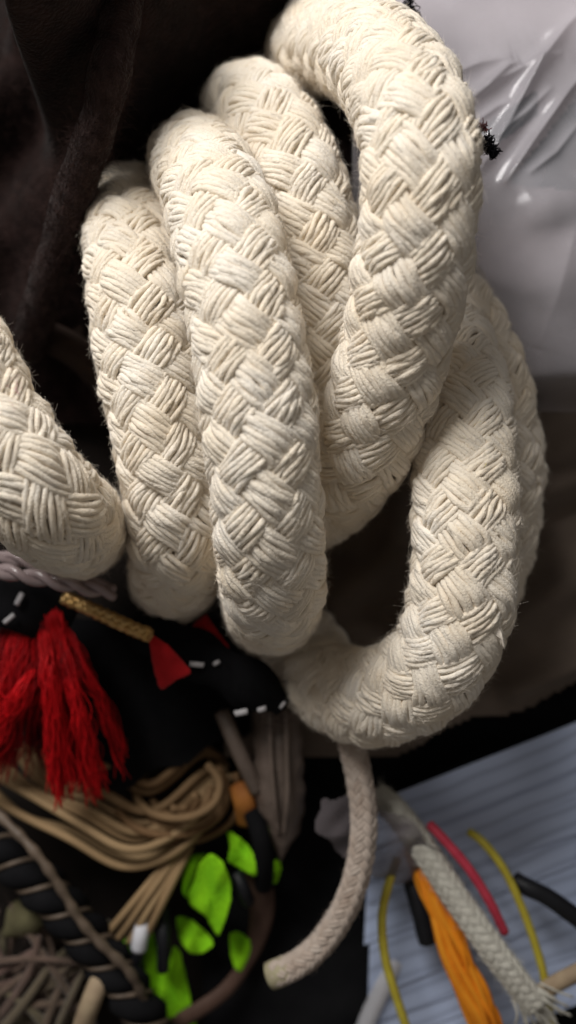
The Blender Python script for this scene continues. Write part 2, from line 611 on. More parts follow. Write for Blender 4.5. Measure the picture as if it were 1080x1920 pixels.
to, _, _ = sheet('taupe_cloth', 420, 640, 1240, 1420, taupe_z, M['taupe_cloth'], 110, 110,
                 keep=lambda x, y: y < 1350 - (x - 900) * 0.36 + 12 * np.sin(x / 37))
tag(to, 'dark taupe cloth lying blurred behind the right hand rope loop', 'cloth')

# black cloth, bottom middle


def black_z(X, Y):
    return 0.007 + waves(X, Y, 22, 260, 0.003) + ridge(X, Y, [(700, 1380), (900, 1340), (1100, 1300)], 50, 0.006)


bo, _, _ = sheet('black_cloth', 380, 1180, 1240, 2080, black_z, M['black_cloth'], 70, 70)
tag(bo, 'plain black cloth spread under the paper stack and thin cords', 'cloth')

# ------------------------------------------------------------------ the thick cotton rope
ROPE_R = 0.0122
SPECK_AT = []
SPECKS = {4: [(14, 722, 260, 'pink_lint', 'faint pink lint patch stuck on the coil at the left edge')],
          5: [(897, 815, 60, 'yellow_lint', 'tiny yellow lint speck on the lower right loop')],
          0: [(868, 188, 50, 'brown_lint', 'tiny brown lint speck on the right edge of the top coil')]}
COILS = [
    # label, points (px, py, z), braid phase
    ('nearest coil arching over at the top right',
     [(604, 180, 0.004), (580, 128, 0.022), (587, 88, 0.043), (637, 84, 0.060), (700, 108, 0.080), (752, 168, 0.096), (783, 255, 0.105), (788, 350, 0.107),
      (782, 450, 0.105), (765, 545, 0.101), (740, 650, 0.095), (708, 760, 0.087), (672, 850, 0.077), (620, 918, 0.063), (555, 962, 0.046), (490, 985, 0.030), (430, 990, 0.018)], 0.25),
    ('coil behind, second from the right',
     [(472, 300, 0.004), (458, 246, 0.025), (462, 205, 0.044), (495, 226, 0.060), (540, 300, 0.068), (572, 400, 0.070), (594, 500, 0.069), (608, 600, 0.067), (612, 720, 0.062), (608, 840, 0.050), (600, 940, 0.030)], 0.6),
    ('front coil in the middle',
     [(374, 430, 0.010), (364, 352, 0.036), (366, 308, 0.058), (388, 340, 0.078), (420, 420, 0.092), (444, 530, 0.099), (468, 660, 0.102), (485, 780, 0.102), (496, 900, 0.100),
      (506, 1010, 0.094), (512, 1090, 0.082), (511, 1132, 0.064), (506, 1145, 0.042), (500, 1140, 0.018)], 1.05),
    ('coil left of the middle one',
     [(262, 515, 0.000), (252, 440, 0.020), (245, 390, 0.040), (246, 430, 0.060), (256, 540, 0.074), (273, 650, 0.077), (296, 770, 0.078), (318, 880, 0.076),
      (332, 980, 0.071), (332, 1045, 0.060), (328, 1080, 0.044), (325, 1090, 0.018)], 0.1),
    ('coil entering from the left edge',
     [(-200, 380, 0.085), (-150, 520, 0.094), (-85, 670, 0.100), (-5, 825, 0.102), (66, 925, 0.100), (115, 968, 0.090), (140, 985, 0.074), (152, 992, 0.054), (156, 990, 0.025)], 0.9),
    ('front side of the big lower right loop',
     [(770, 540, 0.042), (815, 610, 0.056), (852, 700, 0.069), (868, 800, 0.078), (872, 920, 0.083), (872, 1040, 0.085), (862, 1140, 0.084), (828, 1230, 0.080),
      (768, 1285, 0.072), (700, 1306, 0.062), (640, 1295, 0.050), (592, 1258, 0.038), (560, 1200, 0.030)], 0.55),
    ('shaded coil passing behind the lower right loop',
     [(770, 440, 0.040), (808, 520, 0.046), (858, 610, 0.052), (898, 700, 0.055), (922, 790, 0.056), (931, 880, 0.055), (925, 970, 0.053), (905, 1060, 0.048), (870, 1140, 0.038)], 0.3),
]
rope = thing('cotton_rope', P(520, 900, 0.03), 'thick cream cotton braided rope lying in big loose coils', 'rope')
for ci, (lab, pts, ph) in enumerate(COILS):
    c, s = path(pts, 0.0011)
    rng = np.random.default_rng(100 + ci)
    strands, rc = braid_strands(c, s, ROPE_R, 6, 7, 2.42, 1, 6, ph, rng, ds0=0.01 * ci, irr=1.5)
    g = Geo()
    g.tube(c, rc, 16)
    coil = g.build('coil', M['cotton_core'], rope)
    coil['label'] = lab
    R_, T_, N_ = [], [], []
    for (sg, r_, t_, n_) in strands:
        sg.build('strand', M['cotton'], coil)
        R_.append(r_), T_.append(t_), N_.append(n_)
    R_, T_, N_ = np.vstack(R_), np.vstack(T_), np.vstack(N_)
    nf = int(110000 * s[-1])
    a1 = fibres(R_, T_, N_, nf, 0.0022, 0.10, rng, curl=1.0)           # lying fibres
    a2 = fibres(R_, T_, N_, nf // 9, 0.0009, 0.8, rng, curl=1.8, ncurl=0.8)  # halo
    half = len(R_)
    a3 = fibres(R_ - N_ * 0.00004, T_, N_, nf * 5, 0.0015, 0.13, rng, segs=4, curl=1.0)   # felted surface
    hair('fuzz', np.concatenate([a1, a2]), 0.000016, M['cotton_fibre'], coil)
    hair('felt', a3, 0.000024, M['cotton_fibre'], coil)
    for (cpx, cpy, sn, sm, sl) in SPECKS.get(ci, ()):
        pj = np.stack([R_[:, 0] / (K * (CAM_H - R_[:, 2])) + 540, 960 - R_[:, 1] / (K * (CAM_H - R_[:, 2]))], 1)
        dq = np.hypot(pj[:, 0] - cpx, pj[:, 1] - cpy)
        near = np.argsort(dq - R_[:, 2] * 4000)[:40]
        SPECK_AT.append((R_[near], T_[near], N_[near], sn, sm, sl))

SPM = {'pink_lint': mat('pink_fibre', (0.75, 0.42, 0.50), bump=0), 'yellow_lint': mat('yellow_fibre', (0.80, 0.70, 0.10), bump=0), 'brown_lint': mat('brown_fibre', (0.25, 0.12, 0.06), bump=0)}
for (r_, t_, n_, cnt, nmx, lb) in SPECK_AT:
    o = hair(nmx, fibres(r_, t_, n_, cnt, 0.0012, 0.25, RNG), 0.00003, SPM[nmx])
    del o['kind']
    tag(o, lb, 'lint')

# ------------------------------------------------------------------ plastic bag with its contents, upper right


def lilac_z(X, Y):
    z = 0.030 + waves(X, Y, 31, 260, 0.004)
    z += ridge(X, Y, [(900, 560), (1100, 480)], 120, 0.008)
    return z - 0.02 / (1 + np.exp(-(Y - 700) / 14))


bag = thing('plastic_bag', P(960, 300, 0.02), 'crumpled clear plastic bag of lilac grey cloth at the upper right', 'plastic bag')
C1 = [(880, 330), (935, 270), (1000, 175), (1090, 40)]      # the long bright crease
C2 = [(900, 330), (1000, 215), (1100, 120)]
C3 = [(935, 345), (1010, 230), (1110, 110)]
C4 = [(850, 170), (905, 130), (975, 112)]
C5 = [(870, 210), (930, 150), (985, 116), (1000, 112)]


def film_z(X, Y):
    z = 0.056 + waves(X, Y, 41, 420, 0.0025)
    z += crease(X, Y, [(900, 320), (950, 235), (1010, 120), (1060, 55), (1150, -40)], 12, 0.0036)
    z += crease(X, Y, [(850, 215), (910, 170), (950, 130), (1000, 112)], 11, 0.0030)
    z += crease(X, Y, [(830, 150), (900, 122), (990, 104)], 14, 0.0020)
    z += crease(X, Y, [(920, 165), (1000, 120), (1080, 95)], 8, 0.0012)
    z += crease(X, Y, [(945, 345), (1000, 265), (1060, 180), (1130, 90)], 13, 0.0032)
    z += crease(X, Y, [(930, 265), (985, 215), (1060, 140)], 8, 0.0014)
    z += crease(X, Y, [(905, 310), (960, 250), (1020, 185)], 6, 0.0010)
    z += crease(X, Y, [(880, 240), (930, 205), (965, 190)], 6, 0.0010)
    z += crease(X, Y, [(990, 330), (1040, 290), (1110, 200)], 7, 0.0012)
    z += ridge(X, Y, [(1000, 360), (1050, 560), (1060, 760)], 50, 0.0022)
    z += crease(X, Y, [(1080, 420), (1040, 560), (990, 700)], 30, 0.0014)
    z += ridge(X, Y, [(880, 380), (960, 420), (1120, 360)], 50, 0.0018)
    z += waves(X, Y, 43, 130, 0.0007, 8, -0.9, 0.7)
    z -= 0.03 / (1 + np.exp(-(Y - 735) / 9))
    return z


lo, _, _ = sheet('packed_cloth', 640, -180, 1300, 735, lilac_z, M['lilac'], 80, 100, bag)
so, _, _ = sheet('slate_panel', 960, 150, 1250, 380, lambda X, Y: 0.046 + waves(X, Y, 33, 160, 0.002), M['slate'], 40, 40, bag,
                 keep=lambda x, y: (y < 345 + (x - 960) * 0.10) & (y > 345 - (x - 950) * 1.25))
so2, _, _ = sheet('slate_panel', 880, 170, 1010, 300, lambda X, Y: 0.045 + waves(X, Y, 35, 160, 0.002), M['slate'], 30, 30, bag,
                  keep=lambda x, y: np.abs((y - 235) + (x - 945) * 0.7) < 26)
flo, _, _ = sheet('film', 660, -180, 1300, 752, film_z, M['film'], 340, 460, bag)

# ------------------------------------------------------------------ dark lint caught beside the rope
lint = thing('lint_clump', P(915, 265, 0.088), 'small black and maroon lint clump caught on the edge of the rope', 'lint')
for (px, py, n, m, r) in ((905, 240, 26, 'maroon', 9), (912, 270, 60, 'black', 14), (925, 285, 40, 'black', 10)):
    g = Geo()
    for k in range(n):
        q = P(px, py, 0.094)
        pts = [q + RNG.normal(0, PX(r, 0.094) * 0.6, 3) for _ in range(4)]
        c, s = catmull(pts, 0.0004)
        g.tube(c, 0.00011, 4)
    g.build('fluff', M['black_cloth'] if m == 'black' else mat('maroon_lint', (0.10, 0.03, 0.03)), lint)['kind'] = 'stuff'
lint2 = thing('lint_clump', P(768, 15, 0.06), 'tiny dark lint at the top edge beside the topmost rope bend', 'lint')
g = Geo()
for k in range(40):
    q = P(765 + k * 0.5, 2 + k * 1.0, 0.072)
    pts = [q + RNG.normal(0, 0.0008, 3) for _ in range(4)]
    c, s = catmull(pts, 0.0004)
    g.tube(c, 0.00011, 4)
g.build('fluff', M['black_cloth'], lint2)['kind'] = 'stuff'
# white tuft sticking off the lower loop
tf = thing('cotton_tuft', P(936, 1188, 0.085), 'small white cotton tuft sticking out of the lower right loop', 'tuft')
g = Geo()
for k in range(26):
    e = RNG.normal(0, 1, 2)
    c, s = path([(920 + e[0] * 5, 1160 + e[1] * 4, 0.090), (932 + e[0] * 4, 1182 + e[1] * 4, 0.093), (943 + e[1] * 3, 1208 + e[0] * 5, 0.092)], 0.0006)
    g.tube(c, np.linspace(0.00028, 0.00008, len(c)), 5)
g.build('fluff', M['cotton_fibre'], tf)['kind'] = 'stuff'

# ------------------------------------------------------------------ left: strips in the dark gap
g = Geo()
c, s = path([(62, 622, 0.03), (110, 640, 0.034), (160, 672, 0.03), (205, 720, 0.02)], 0.002)
g.tube(c, PX(34, 0.03) * np.linspace(0.8, 1.0, len(c)), 12)
tag(g.build('brown_rope', mat('dark_brown_rope', (0.035, 0.02, 0.014))), 'thick brown cord end in the dark gap between two rope coils', 'cord')
g = Geo()
c, s = path([(100, 540, 0.02), (120, 590, 0.022), (140, 640, 0.02)], 0.002)
g.strip(c, PX(24, 0.02), 0.001)
tag(g.build('brown_ribbon', mat('dark_brown_ribbon', (0.03, 0.017, 0.011))), 'short dark brown ribbon above the cord end in the dark gap', 'ribbon')


# ------------------------------------------------------------------ twisted and braided small cords
def twist(name, pts, R, plies, pitch, mats, label, cat, parent=None, rel=0.52, step=0.0008, sides=8, hand=1):
    c, s = path(pts, step)
    t, n, b = frames(c)
    root = thing(name, c[len(c) // 2], label, cat)
    for k in range(plies):
        a = 2 * math.pi * (k / plies + hand * s / pitch)
        y = c + (R * (1 - rel))[..., None] * (np.cos(a)[:, None] * n + np.sin(a)[:, None] * b) if not np.isscalar(R) else c + R * (1 - rel) * (np.cos(a)[:, None] * n + np.sin(a)[:, None] * b)
        g = Geo()
        g.tube(y, R * rel, sides)
        g.build('ply', mats[k % len(mats)], root)
    return root, c, s


def braided(name, pts, R, m, label, cat, N=4, yarns=2, lead=3.2, over=1, step=0.0008, flat=None, seed=1, core=None, endcap=None):
    c, s = path(pts, step)
    root = thing(name, c[len(c) // 2], label, cat)
    st, rc = braid_strands(c, s, R, N, yarns, lead, over, 5, 0.2, np.random.default_rng(seed), irr=0.4)
    g = Geo()
    g.tube(c, rc, 10)
    g.build('core', core or m, root)
    for (sg, *_r) in st:
        sg.build('strand', m, root)
    return root, c, s


# grey mauve twisted cord under the left coil
twist('twisted_rope', [(-60, 1058, 0.066), (60, 1082, 0.066), (140, 1098, 0.064), (215, 1112, 0.060)], PX(17, 0.066), 2, PX(104, 0.066), [M['mauve']],
      'shiny grey mauve twisted cord under the left rope coil', 'cord')
twist('twisted_rope', [(-60, 1030, 0.058), (40, 1052, 0.058), (120, 1078, 0.056), (200, 1100, 0.05)], PX(14, 0.058), 2, PX(112, 0.058), [M['mauve']],
      'duller mauve twisted cord tucked higher, partly hidden by the left coil', 'cord')

# gold braid
braided('gold_braid', [(120, 1120, 0.050), (170, 1142, 0.052), (225, 1168, 0.056), (280, 1192, 0.060)], PX(15, 0.055), M['gold'],
        'narrow gold metallic braid running down to the red felt piece', 'braid', N=4, yarns=2, over=2, lead=2.6)

# red tassel
tas = thing('red_tassel', P(95, 1140, 0.045), 'bright red silky tassel fringe hanging below the gold braid', 'tassel')
CL = [  # clumps: start, middle, end (px), half width at start and end, z, count, share of near-black red painted in for shade
    ((84, 1190), (98, 1300), (112, 1478), 14, 20, 0.049, 40, 0.0),
    ((96, 1150), (122, 1310), (150, 1455), 18, 26, 0.044, 46, 0.5),
    ((102, 1150), (146, 1320), (184, 1474), 12, 8, 0.048, 22, 0.05),
    ((106, 1150), (172, 1280), (228, 1418), 10, 7, 0.046, 12, 0.4),
    ((70, 1130), (66, 1290), (76, 1400), 34, 30, 0.038, 40, 0.95),
    ((60, 1140), (34, 1310), (10, 1425), 30, 28, 0.041, 36, 0.55),
    ((50, 1150), (0, 1330), (-60, 1440), 30, 34, 0.043, 36, 0.25),
    ((50, 1140), (-10, 1270), (-80, 1360), 34, 34, 0.040, 36, 0.9),
    ((60, 1262), (32, 1306), (0, 1350), 8, 9, 0.051, 12, 0.0),
    ((110, 1170), (110, 1270), (90, 1360), 16, 16, 0.047, 20, 0.75),
]
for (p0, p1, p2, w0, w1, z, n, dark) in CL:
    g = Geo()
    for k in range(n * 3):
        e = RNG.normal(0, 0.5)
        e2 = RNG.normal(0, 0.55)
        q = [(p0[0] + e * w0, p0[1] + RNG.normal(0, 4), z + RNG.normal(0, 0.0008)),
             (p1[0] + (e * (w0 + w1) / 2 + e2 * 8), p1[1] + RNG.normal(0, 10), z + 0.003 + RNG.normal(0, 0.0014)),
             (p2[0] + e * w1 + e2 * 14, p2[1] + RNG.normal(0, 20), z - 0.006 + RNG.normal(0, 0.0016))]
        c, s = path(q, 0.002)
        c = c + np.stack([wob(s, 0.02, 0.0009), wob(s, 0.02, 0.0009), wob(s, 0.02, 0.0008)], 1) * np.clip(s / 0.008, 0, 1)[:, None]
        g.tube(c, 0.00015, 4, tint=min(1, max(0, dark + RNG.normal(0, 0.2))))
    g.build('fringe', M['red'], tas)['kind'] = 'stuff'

# red felt piece


def pad(outline, z, th, tilt=(0.0, 0.0), puff=0.6, n=7, jit=0.6, wv=0.0005):
    """a flat piece of cloth or felt: outline (px) at height z, th thick, slightly puffed; tilt = rise per pixel"""
    g = Geo()
    o = np.array(outline, float)
    ctr = o.mean(0)
    ring = []
    for k in range(len(o)):
        a_, b_ = o[k], o[(k + 1) % len(o)]
        for u in np.linspace(0, 1, n, endpoint=False):
            ring.append(a_ + (b_ - a_) * u)
    ring = np.array(ring)
    for _ in range(3):
        ring = 0.25 * np.roll(ring, 1, 0) + 0.5 * ring + 0.25 * np.roll(ring, -1, 0)
    ring += RNG.normal(0, jit, ring.shape)
    rows = []
    for q, zz in ((0.5, -th), (1.0, -th * 0.6), (1.03, 0.0), (0.93, th * 0.7), (0.7, th), (0.35, th * (1 + puff * 0.6))):
        p = ctr + (ring - ctr) * q
        rows.append([P(x, y, z + zz + (x - ctr[0]) * tilt[0] + (y - ctr[1]) * tilt[1] + wv * math.sin(x * 0.11 + y * 0.05)) for x, y in p])
    rows = np.array(rows)
    nR = len(ring)
    ff = [(r * nR + k, (r + 1) * nR + k, (r + 1) * nR + (k + 1) % nR, r * nR + (k + 1) % nR) for r in range(5) for k in range(nR)]
    VV = np.vstack([rows.reshape(-1, 3), P(*ctr, z + th * (1 + puff))[None], P(*ctr, z - th)[None]])
    for k in range(nR):
        k2 = (k + 1) % nR
        ff.append((5 * nR + k, 6 * nR, 5 * nR + k2, 5 * nR + k2))
        ff.append((k, k2, 6 * nR + 1, 6 * nR + 1))
    g.add(VV, ff)
    return g


g = pad([(278, 1186), (318, 1212), (362, 1262), (330, 1274), (300, 1297), (286, 1240)], 0.0565, 0.0006)
tag(g.build('red_felt', M['red_felt']), 'small triangular red felt piece next to the gold braid end', 'felt')
g = Geo()
c, s = path([(372, 1165, 0.046), (392, 1195, 0.05), (415, 1225, 0.05)], 0.001)
g.strip(c, PX(20, 0.05), 0.0006)
tag(g.build('red_ribbon', M['red_felt']), 'dark red ribbon end tucked below the middle coils', 'ribbon')

# black trim with white dashes
trim = thing('black_trim', P(430, 1260, 0.045), 'black scalloped trim with small white stitched dashes below the middle coil', 'trim')
g = Geo()
c, s = path([(255, 1165, 0.045), (330, 1208, 0.050), (400, 1245, 0.052), (470, 1285, 0.052), (530, 1322, 0.046)], 0.001)
u = np.linspace(0, 1, len(c))
g.strip(c, PX(1, 0.05) * (44 + 6 * np.sin(s / PX(18, 0.05))) * np.clip((1 - u) * 7, 0.25, 1) ** 0.5, 0.0018)
g.build('band', M['black_cloth'], trim)
RNGb = np.random.default_rng(5)
roots = c[RNGb.integers(0, len(c), 1500)] + RNGb.normal(0, 0.003, (1500, 3)) * np.array([1, 1, 0.2])
hair('nap', fibres(roots, np.tile([1., 0, 0], (1500, 1)), np.tile([0., 0, 1], (1500, 1)), 1500, 0.003, 1.0, RNGb), 0.00004, M['black_cloth'], trim)
for (px, py, w, h, a) in ((369, 1246, 13, 6, 0.08), (406, 1243, 6, 5, -0.5), (452, 1336, 12, 7, -0.2), (491, 1330, 8, 6, -0.3), (530, 1322, 7, 4, -0.9)):
    g = Geo()
    z = 0.0546
    cc, ss = path([(px - w * math.cos(a), py - w * math.sin(a), z), (px, py, z + 0.0006), (px + w * math.cos(a), py + w * math.sin(a), z)], 0.0004)
    g.strip(cc, PX(h * 0.8, z), 0.0003)
    g.build('dash', M['tick'], trim)
trim2 = thing('black_trim', P(10, 1140, 0.04), 'black trim with two white dashes at the left edge above the tassel', 'trim')
g = Geo()
c, s = path([(-60, 1090, 0.044), (0, 1120, 0.046), (60, 1140, 0.046), (130, 1170, 0.04)], 0.001)
g.strip(c, PX(52, 0.045), 0.0015)
g.build('band', M['black_cloth'], trim2)
for (px, py, w, h, a) in ((36, 1123, 12, 6, -1.1), (17, 1160, 12, 5, -0.7)):
    g = Geo()
    z = 0.0495
    cc, ss = path([(px - w * math.cos(a), py - w * math.sin(a), z), (px, py, z + 0.0005), (px + w * math.cos(a), py + w * math.sin(a), z)], 0.0004)
    g.strip(cc, PX(h * 0.8, z), 0.0003)
    g.build('dash', M['tick'], trim2)

# black velvet piece
vo, _, _ = sheet('black_velvet', 100, 1150, 470, 1480, lambda X, Y: 0.032 + waves(X, Y, 51, 150, 0.004) - 0.00012 * np.abs(X - 290) * 0.4, M['black_cloth'], 60, 60,
                 keep=lambda x, y: (y < 1460 - (x - 260) * 0.42 + 8 * np.sin(x / 17)) & (y > 1160))
tag(vo, 'black velvet piece between the red tassel and the white dashed trim', 'cloth')

# ------------------------------------------------------------------ beige cord hank
hank = thing('cord_hank', P(260, 1600, 0.02), 'hank of thin beige cords looped below the red tassel', 'cord hank')
hr = np.random.default_rng(9)
for k in range(10):
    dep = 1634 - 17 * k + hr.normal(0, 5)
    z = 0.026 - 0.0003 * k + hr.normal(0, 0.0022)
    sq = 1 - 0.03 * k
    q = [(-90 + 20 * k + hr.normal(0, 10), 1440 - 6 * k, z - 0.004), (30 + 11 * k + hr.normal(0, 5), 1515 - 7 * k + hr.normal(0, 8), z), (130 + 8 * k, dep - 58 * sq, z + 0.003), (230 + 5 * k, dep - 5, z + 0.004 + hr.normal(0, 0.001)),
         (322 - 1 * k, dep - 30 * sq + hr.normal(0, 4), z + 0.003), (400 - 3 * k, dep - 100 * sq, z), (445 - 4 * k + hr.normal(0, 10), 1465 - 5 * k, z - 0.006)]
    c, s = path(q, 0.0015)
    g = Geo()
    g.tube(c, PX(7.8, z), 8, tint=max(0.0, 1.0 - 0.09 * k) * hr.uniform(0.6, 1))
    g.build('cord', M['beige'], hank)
for k in range(7):
    r_ = 22 + 14 * k + hr.normal(0, 4)
    cx_, cy_ = 325 + hr.normal(0, 7), 1492 + hr.normal(0, 7)
    aa = np.linspace(0.5 + hr.normal(0, 0.4), -2.7 + hr.normal(0, 0.5), 7)
    z = 0.0335 - 0.0007 * k + hr.normal(0, 0.0018)
    q = [(cx_ + r_ * 1.1 * math.cos(x) + 20 * max(0, x), cy_ - r_ * 0.75 * math.sin(x), z + 0.003 * math.sin(x * 1.5 + k) - 0.008 * max(0, -x - 2.0)) for x in aa]
    c, s = path(q, 0.0012)
    g = Geo()
    g.tube(c, PX(7.6, 0.03), 8, tint=0.35 * hr.random())
    g.build('cord', M['beige'], hank)
for k in range(4):
    q = [(340 + 6 * k, 1585, 0.024), (285 + 12 * k, 1650 + 3 * k, 0.029 + 0.001 * (k % 2)), (240 + 18 * k, 1705 + 3 * k, 0.029), (198 + 22 * k, 1755 + 6 * k, 0.024)]
    c, s = path(q, 0.0015)
    g = Geo()
    g.tube(c, PX(7.5, 0.026), 8, tint=0.5 + 0.5 * hr.random())
    g.build('cord', M['beige'], hank)
pc = thing('cord_tip', P(262, 1760, 0.022), 'white and black cord tip at the end of the beige cords', 'cord tip')
g = Geo()
c, s = path([(270, 1725, 0.026), (264, 1752, 0.027), (260, 1778, 0.026)], 0.0008)
g.tube(c, PX(15, 0.026), 12)
g.build('sleeve', M['white_plastic'], pc)
g = Geo()
c, s = path([(260, 1779, 0.026), (256, 1800, 0.025), (252, 1822, 0.022)], 0.0008)
g.tube(c, PX(13, 0.025), 12)
g.build('tip', M['black_gloss'], pc)

# ------------------------------------------------------------------ lime green fabric pieces


LIME = [
    ([(395, 1600), (415, 1612), (432, 1650), (434, 1685), (420, 1730), (410, 1757), (398, 1740), (385, 1715), (360, 1702), (352, 1680), (368, 1650), (374, 1620)], 0.030, (0.00012, -0.00004), 'largest lime green ribbon piece, leaf shaped, beside the beige hank'),
    ([(352, 1604), (392, 1600), (374, 1655), (356, 1690), (338, 1668)], 0.022, (-0.0001, 0), 'shaded lime green ribbon piece tucked under the largest leaf shaped one'),
    ([(328, 1716), (355, 1722), (385, 1745), (402, 1770), (386, 1785), (360, 1790), (338, 1768)], 0.018, (0, 0.00005), 'lime green ribbon piece just below the largest leaf shaped one'),
    ([(278, 1720), (290, 1760), (296, 1822), (320, 1820), (324, 1768), (340, 1790), (354, 1860), (374, 1960), (312, 1960), (290, 1880), (272, 1830), (266, 1770)], 0.018, (-0.00008, 0), 'long forked lime green ribbon piece at the bottom edge round the black tube'),
    ([(424, 1556), (447, 1568), (470, 1590), (480, 1620), (482, 1646), (460, 1634), (425, 1616), (432, 1588)], 0.028, (0.0001, 0), 'upper lime green ribbon piece under the orange brown tab'),
    ([(503, 1615), (528, 1612), (526, 1640), (518, 1658), (505, 1655), (500, 1635)], 0.022, (0, 0), 'tiny lime green ribbon tip alone against the black cloth'),
    ([(430, 1745), (455, 1750), (470, 1765), (472, 1800), (456, 1822), (440, 1820), (432, 1785)], 0.016, (0, 0), 'dim lime green ribbon piece beside the brown ribbon curve'),
    ([(222, 1770), (245, 1755), (248, 1790), (240, 1806), (228, 1796)], 0.014, (0, 0), 'small lime green ribbon sliver behind the white and black cord tip'),
    ([(240, 1905), (250, 1890), (258, 1950), (238, 1950)], 0.014, (0, 0), 'short lime green ribbon sliver at the bottom edge by the black cord'),
]
for (ol, z, tl, lb) in LIME:
    tag(pad(ol, z, 0.0005, tl, n=5, wv=0.0014).build('lime_ribbon', M['lime']), lb, 'ribbon', 'lime green ribbon pieces')

g = Geo()
c, s = path([(306, 1700, 0.022), (306, 1760, 0.026), (305, 1818, 0.024)], 0.001)
g.tube(c, PX(12, 0.025), 12)
tag(g.build('black_tube', M['black_gloss']), 'slim black tube lying on the long lime green ribbon', 'tube')
g = Geo()
c, s = path([(442, 1640, 0.028), (455, 1665, 0.030), (465, 1690, 0.026)], 0.001)
g.tube(c, PX(13, 0.028), 10)
tag(g.build('black_tube', M['black_gloss']), 'short bluish black tube under the upper lime ribbon piece', 'tube')
g = Geo()
c, s = path([(470, 1515, 0.03), (486, 1560, 0.034), (496, 1610, 0.032), (494, 1660, 0.024)], 0.001)
g.tube(c, PX(18, 0.032), 12)
tag(g.build('black_string', M['black_cloth']), 'black cord right of the upper lime ribbon piece', 'cord')
g = Geo()
c, s = path([(470, 1600, 0.016), (492, 1680, 0.018), (478, 1770, 0.016), (430, 1850, 0.016), (370, 1895, 0.018), (300, 1935, 0.016)], 0.0015)
u = np.linspace(0, 1, len(c))
g.strip(c, PX(1, 0.017) * np.interp(u, [0, 0.25, 0.5, 1], [22, 24, 14, 15]), 0.0012)
tag(g.build('brown_ribbon', M['brown']), 'dull brown ribbon curving round the dim lime piece at the bottom', 'ribbon')
g = Geo()
c, s = path([(448, 1470, 0.030), (458, 1505, 0.033), (464, 1545, 0.028)], 0.001)
g.strip(c, PX(20, 0.03), 0.0012)
tag(g.build('orange_tab', M['orange_brown']), 'orange brown tab above the upper lime ribbon piece', 'tab')

# pale plastic sleeve and stick
g = Geo()
c, s = path([(520, 1290, 0.026), (522, 1380, 0.034), (524, 1470, 0.034), (530, 1540, 0.030), (526, 1594, 0.024)], 0.0015)
u = np.linspace(0, 1, len(c))
w_ = PX(1, 0.03) * np.interp(u, [0, 0.3, 0.62, 0.85, 1], [38, 44, 46, 30, 5])
g.strip(c, w_ * (1 + 0.05 * np.sin(s * 900)), 0.0045)
M['sleeve'] = mat('frosted_sleeve', (0.19, 0.145, 0.12), (0.13, 0.10, 0.08), 0.4, 120, 300, 0.5, 0.001, spec=0.5)
sl = thing('plastic_sleeve', P(524, 1450, 0.02), 'dull greyish pointed plastic sleeve hanging below the middle coil', 'sleeve')
g.build('body', M['sleeve'], sl)
for dx in (-14, 16):
    g2 = Geo()
    cc, ss = path([(520 + dx, 1330, 0.039), (522 + dx, 1420, 0.0405), (526 + dx * 0.8, 1500, 0.040), (527 + dx * 0.3, 1565, 0.034)], 0.0015)
    g2.tube(cc, PX(5, 0.038), 8)
    g2.build('crease', M['sleeve'], sl)
g = Geo()
c, s = path([(416, 1335, 0.036), (446, 1405, 0.038), (482, 1482, 0.034)], 0.0015)
g.tube(c, PX(15, 0.036), 10)
tag(g.build('pale_stick', M['sleeve']), 'thin pale greyish stick slanting left of the plastic sleeve', 'stick')

# ------------------------------------------------------------------ black cord with pale thread, lower left
root, c, s = twist('wrapped_rope', [(-40, 1560, 0.022), (30, 1615, 0.026), (95, 1680, 0.028), (150, 1740, 0.028), (205, 1810, 0.028), (255, 1880, 0.028), (300, 1960, 0.026)],
                   PX(46, 0.027), 2, PX(125, 0.027), [M['black_cloth']], 'fat black twisted cord wrapped with pale gold thread at the lower left', 'cord', hand=-1)
t, n, b = frames(c)
for k in range(2):
    a = 2 * math.pi * (k / 2 + 0.25 - s / PX(125, 0.027))
    y = c + PX(33, 0.027) * (np.cos(a)[:, None] * n + np.sin(a)[:, None] * b)
    g = Geo()
    g.tube(y, PX(5, 0.027), 6)
    g.build('thread', M['gold_dull'], root)
g = Geo()
c, s = path([(-10, 1520, 0.036), (50, 1580, 0.040), (85, 1622, 0.041), (118, 1672, 0.040), (150, 1725, 0.039), (195, 1775, 0.038), (245, 1825, 0.036), (275, 1885, 0.030)], 0.001)
g.tube(c, PX(8, 0.038) * (1 + 0.35 * np.sin(s / PX(14, 0.038)) ** 2), 8)
tag(g.build('pale_string', M['gold_dull']), 'thin pale greyish gold cord along the edge of the fat black cord', 'cord')

# ------------------------------------------------------------------ yarn tangle, lower left corner
yt = thing('yarn_tangle', P(60, 1860, 0.015), 'tangled pinkish brown fuzzy yarn ends in the lower left corner', 'yarn')
yr = np.random.default_rng(21)
YR, YT_, YN = [], [], []
for k in range(46):
    ax = yr.uniform(-60, 150)
    ay = yr.uniform(1790, 1930)
    an = yr.normal(-0.9, 0.6)
    L = yr.uniform(60, 150)
    z = yr.uniform(0.012, 0.026)
    q = [(ax - L * math.cos(an), ay - L * math.sin(an), z - 0.004), (ax + yr.normal(0, 12), ay + yr.normal(0, 12), z), (ax + L * math.cos(an + yr.normal(0, 0.3)), ay + L * math.sin(an), z - 0.002)]
    c, s = path(q, 0.0015)
    g = Geo()
    g.tube(c, PX(yr.uniform(7, 13), z) * np.linspace(1, 0.6, len(c)), 7, tint=yr.random())
    g.build('yarn', M['yarn_pink'], yt)
    t_, n_, b_ = frames(c)
    YR.append(c), YT_.append(t_), YN.append(n_)
hair('fuzz', fibres(np.vstack(YR), np.vstack(YT_), np.vstack(YN), 3500, 0.004, 0.9, yr), 0.00004, M['yarn_pink'], yt)
g = Geo()
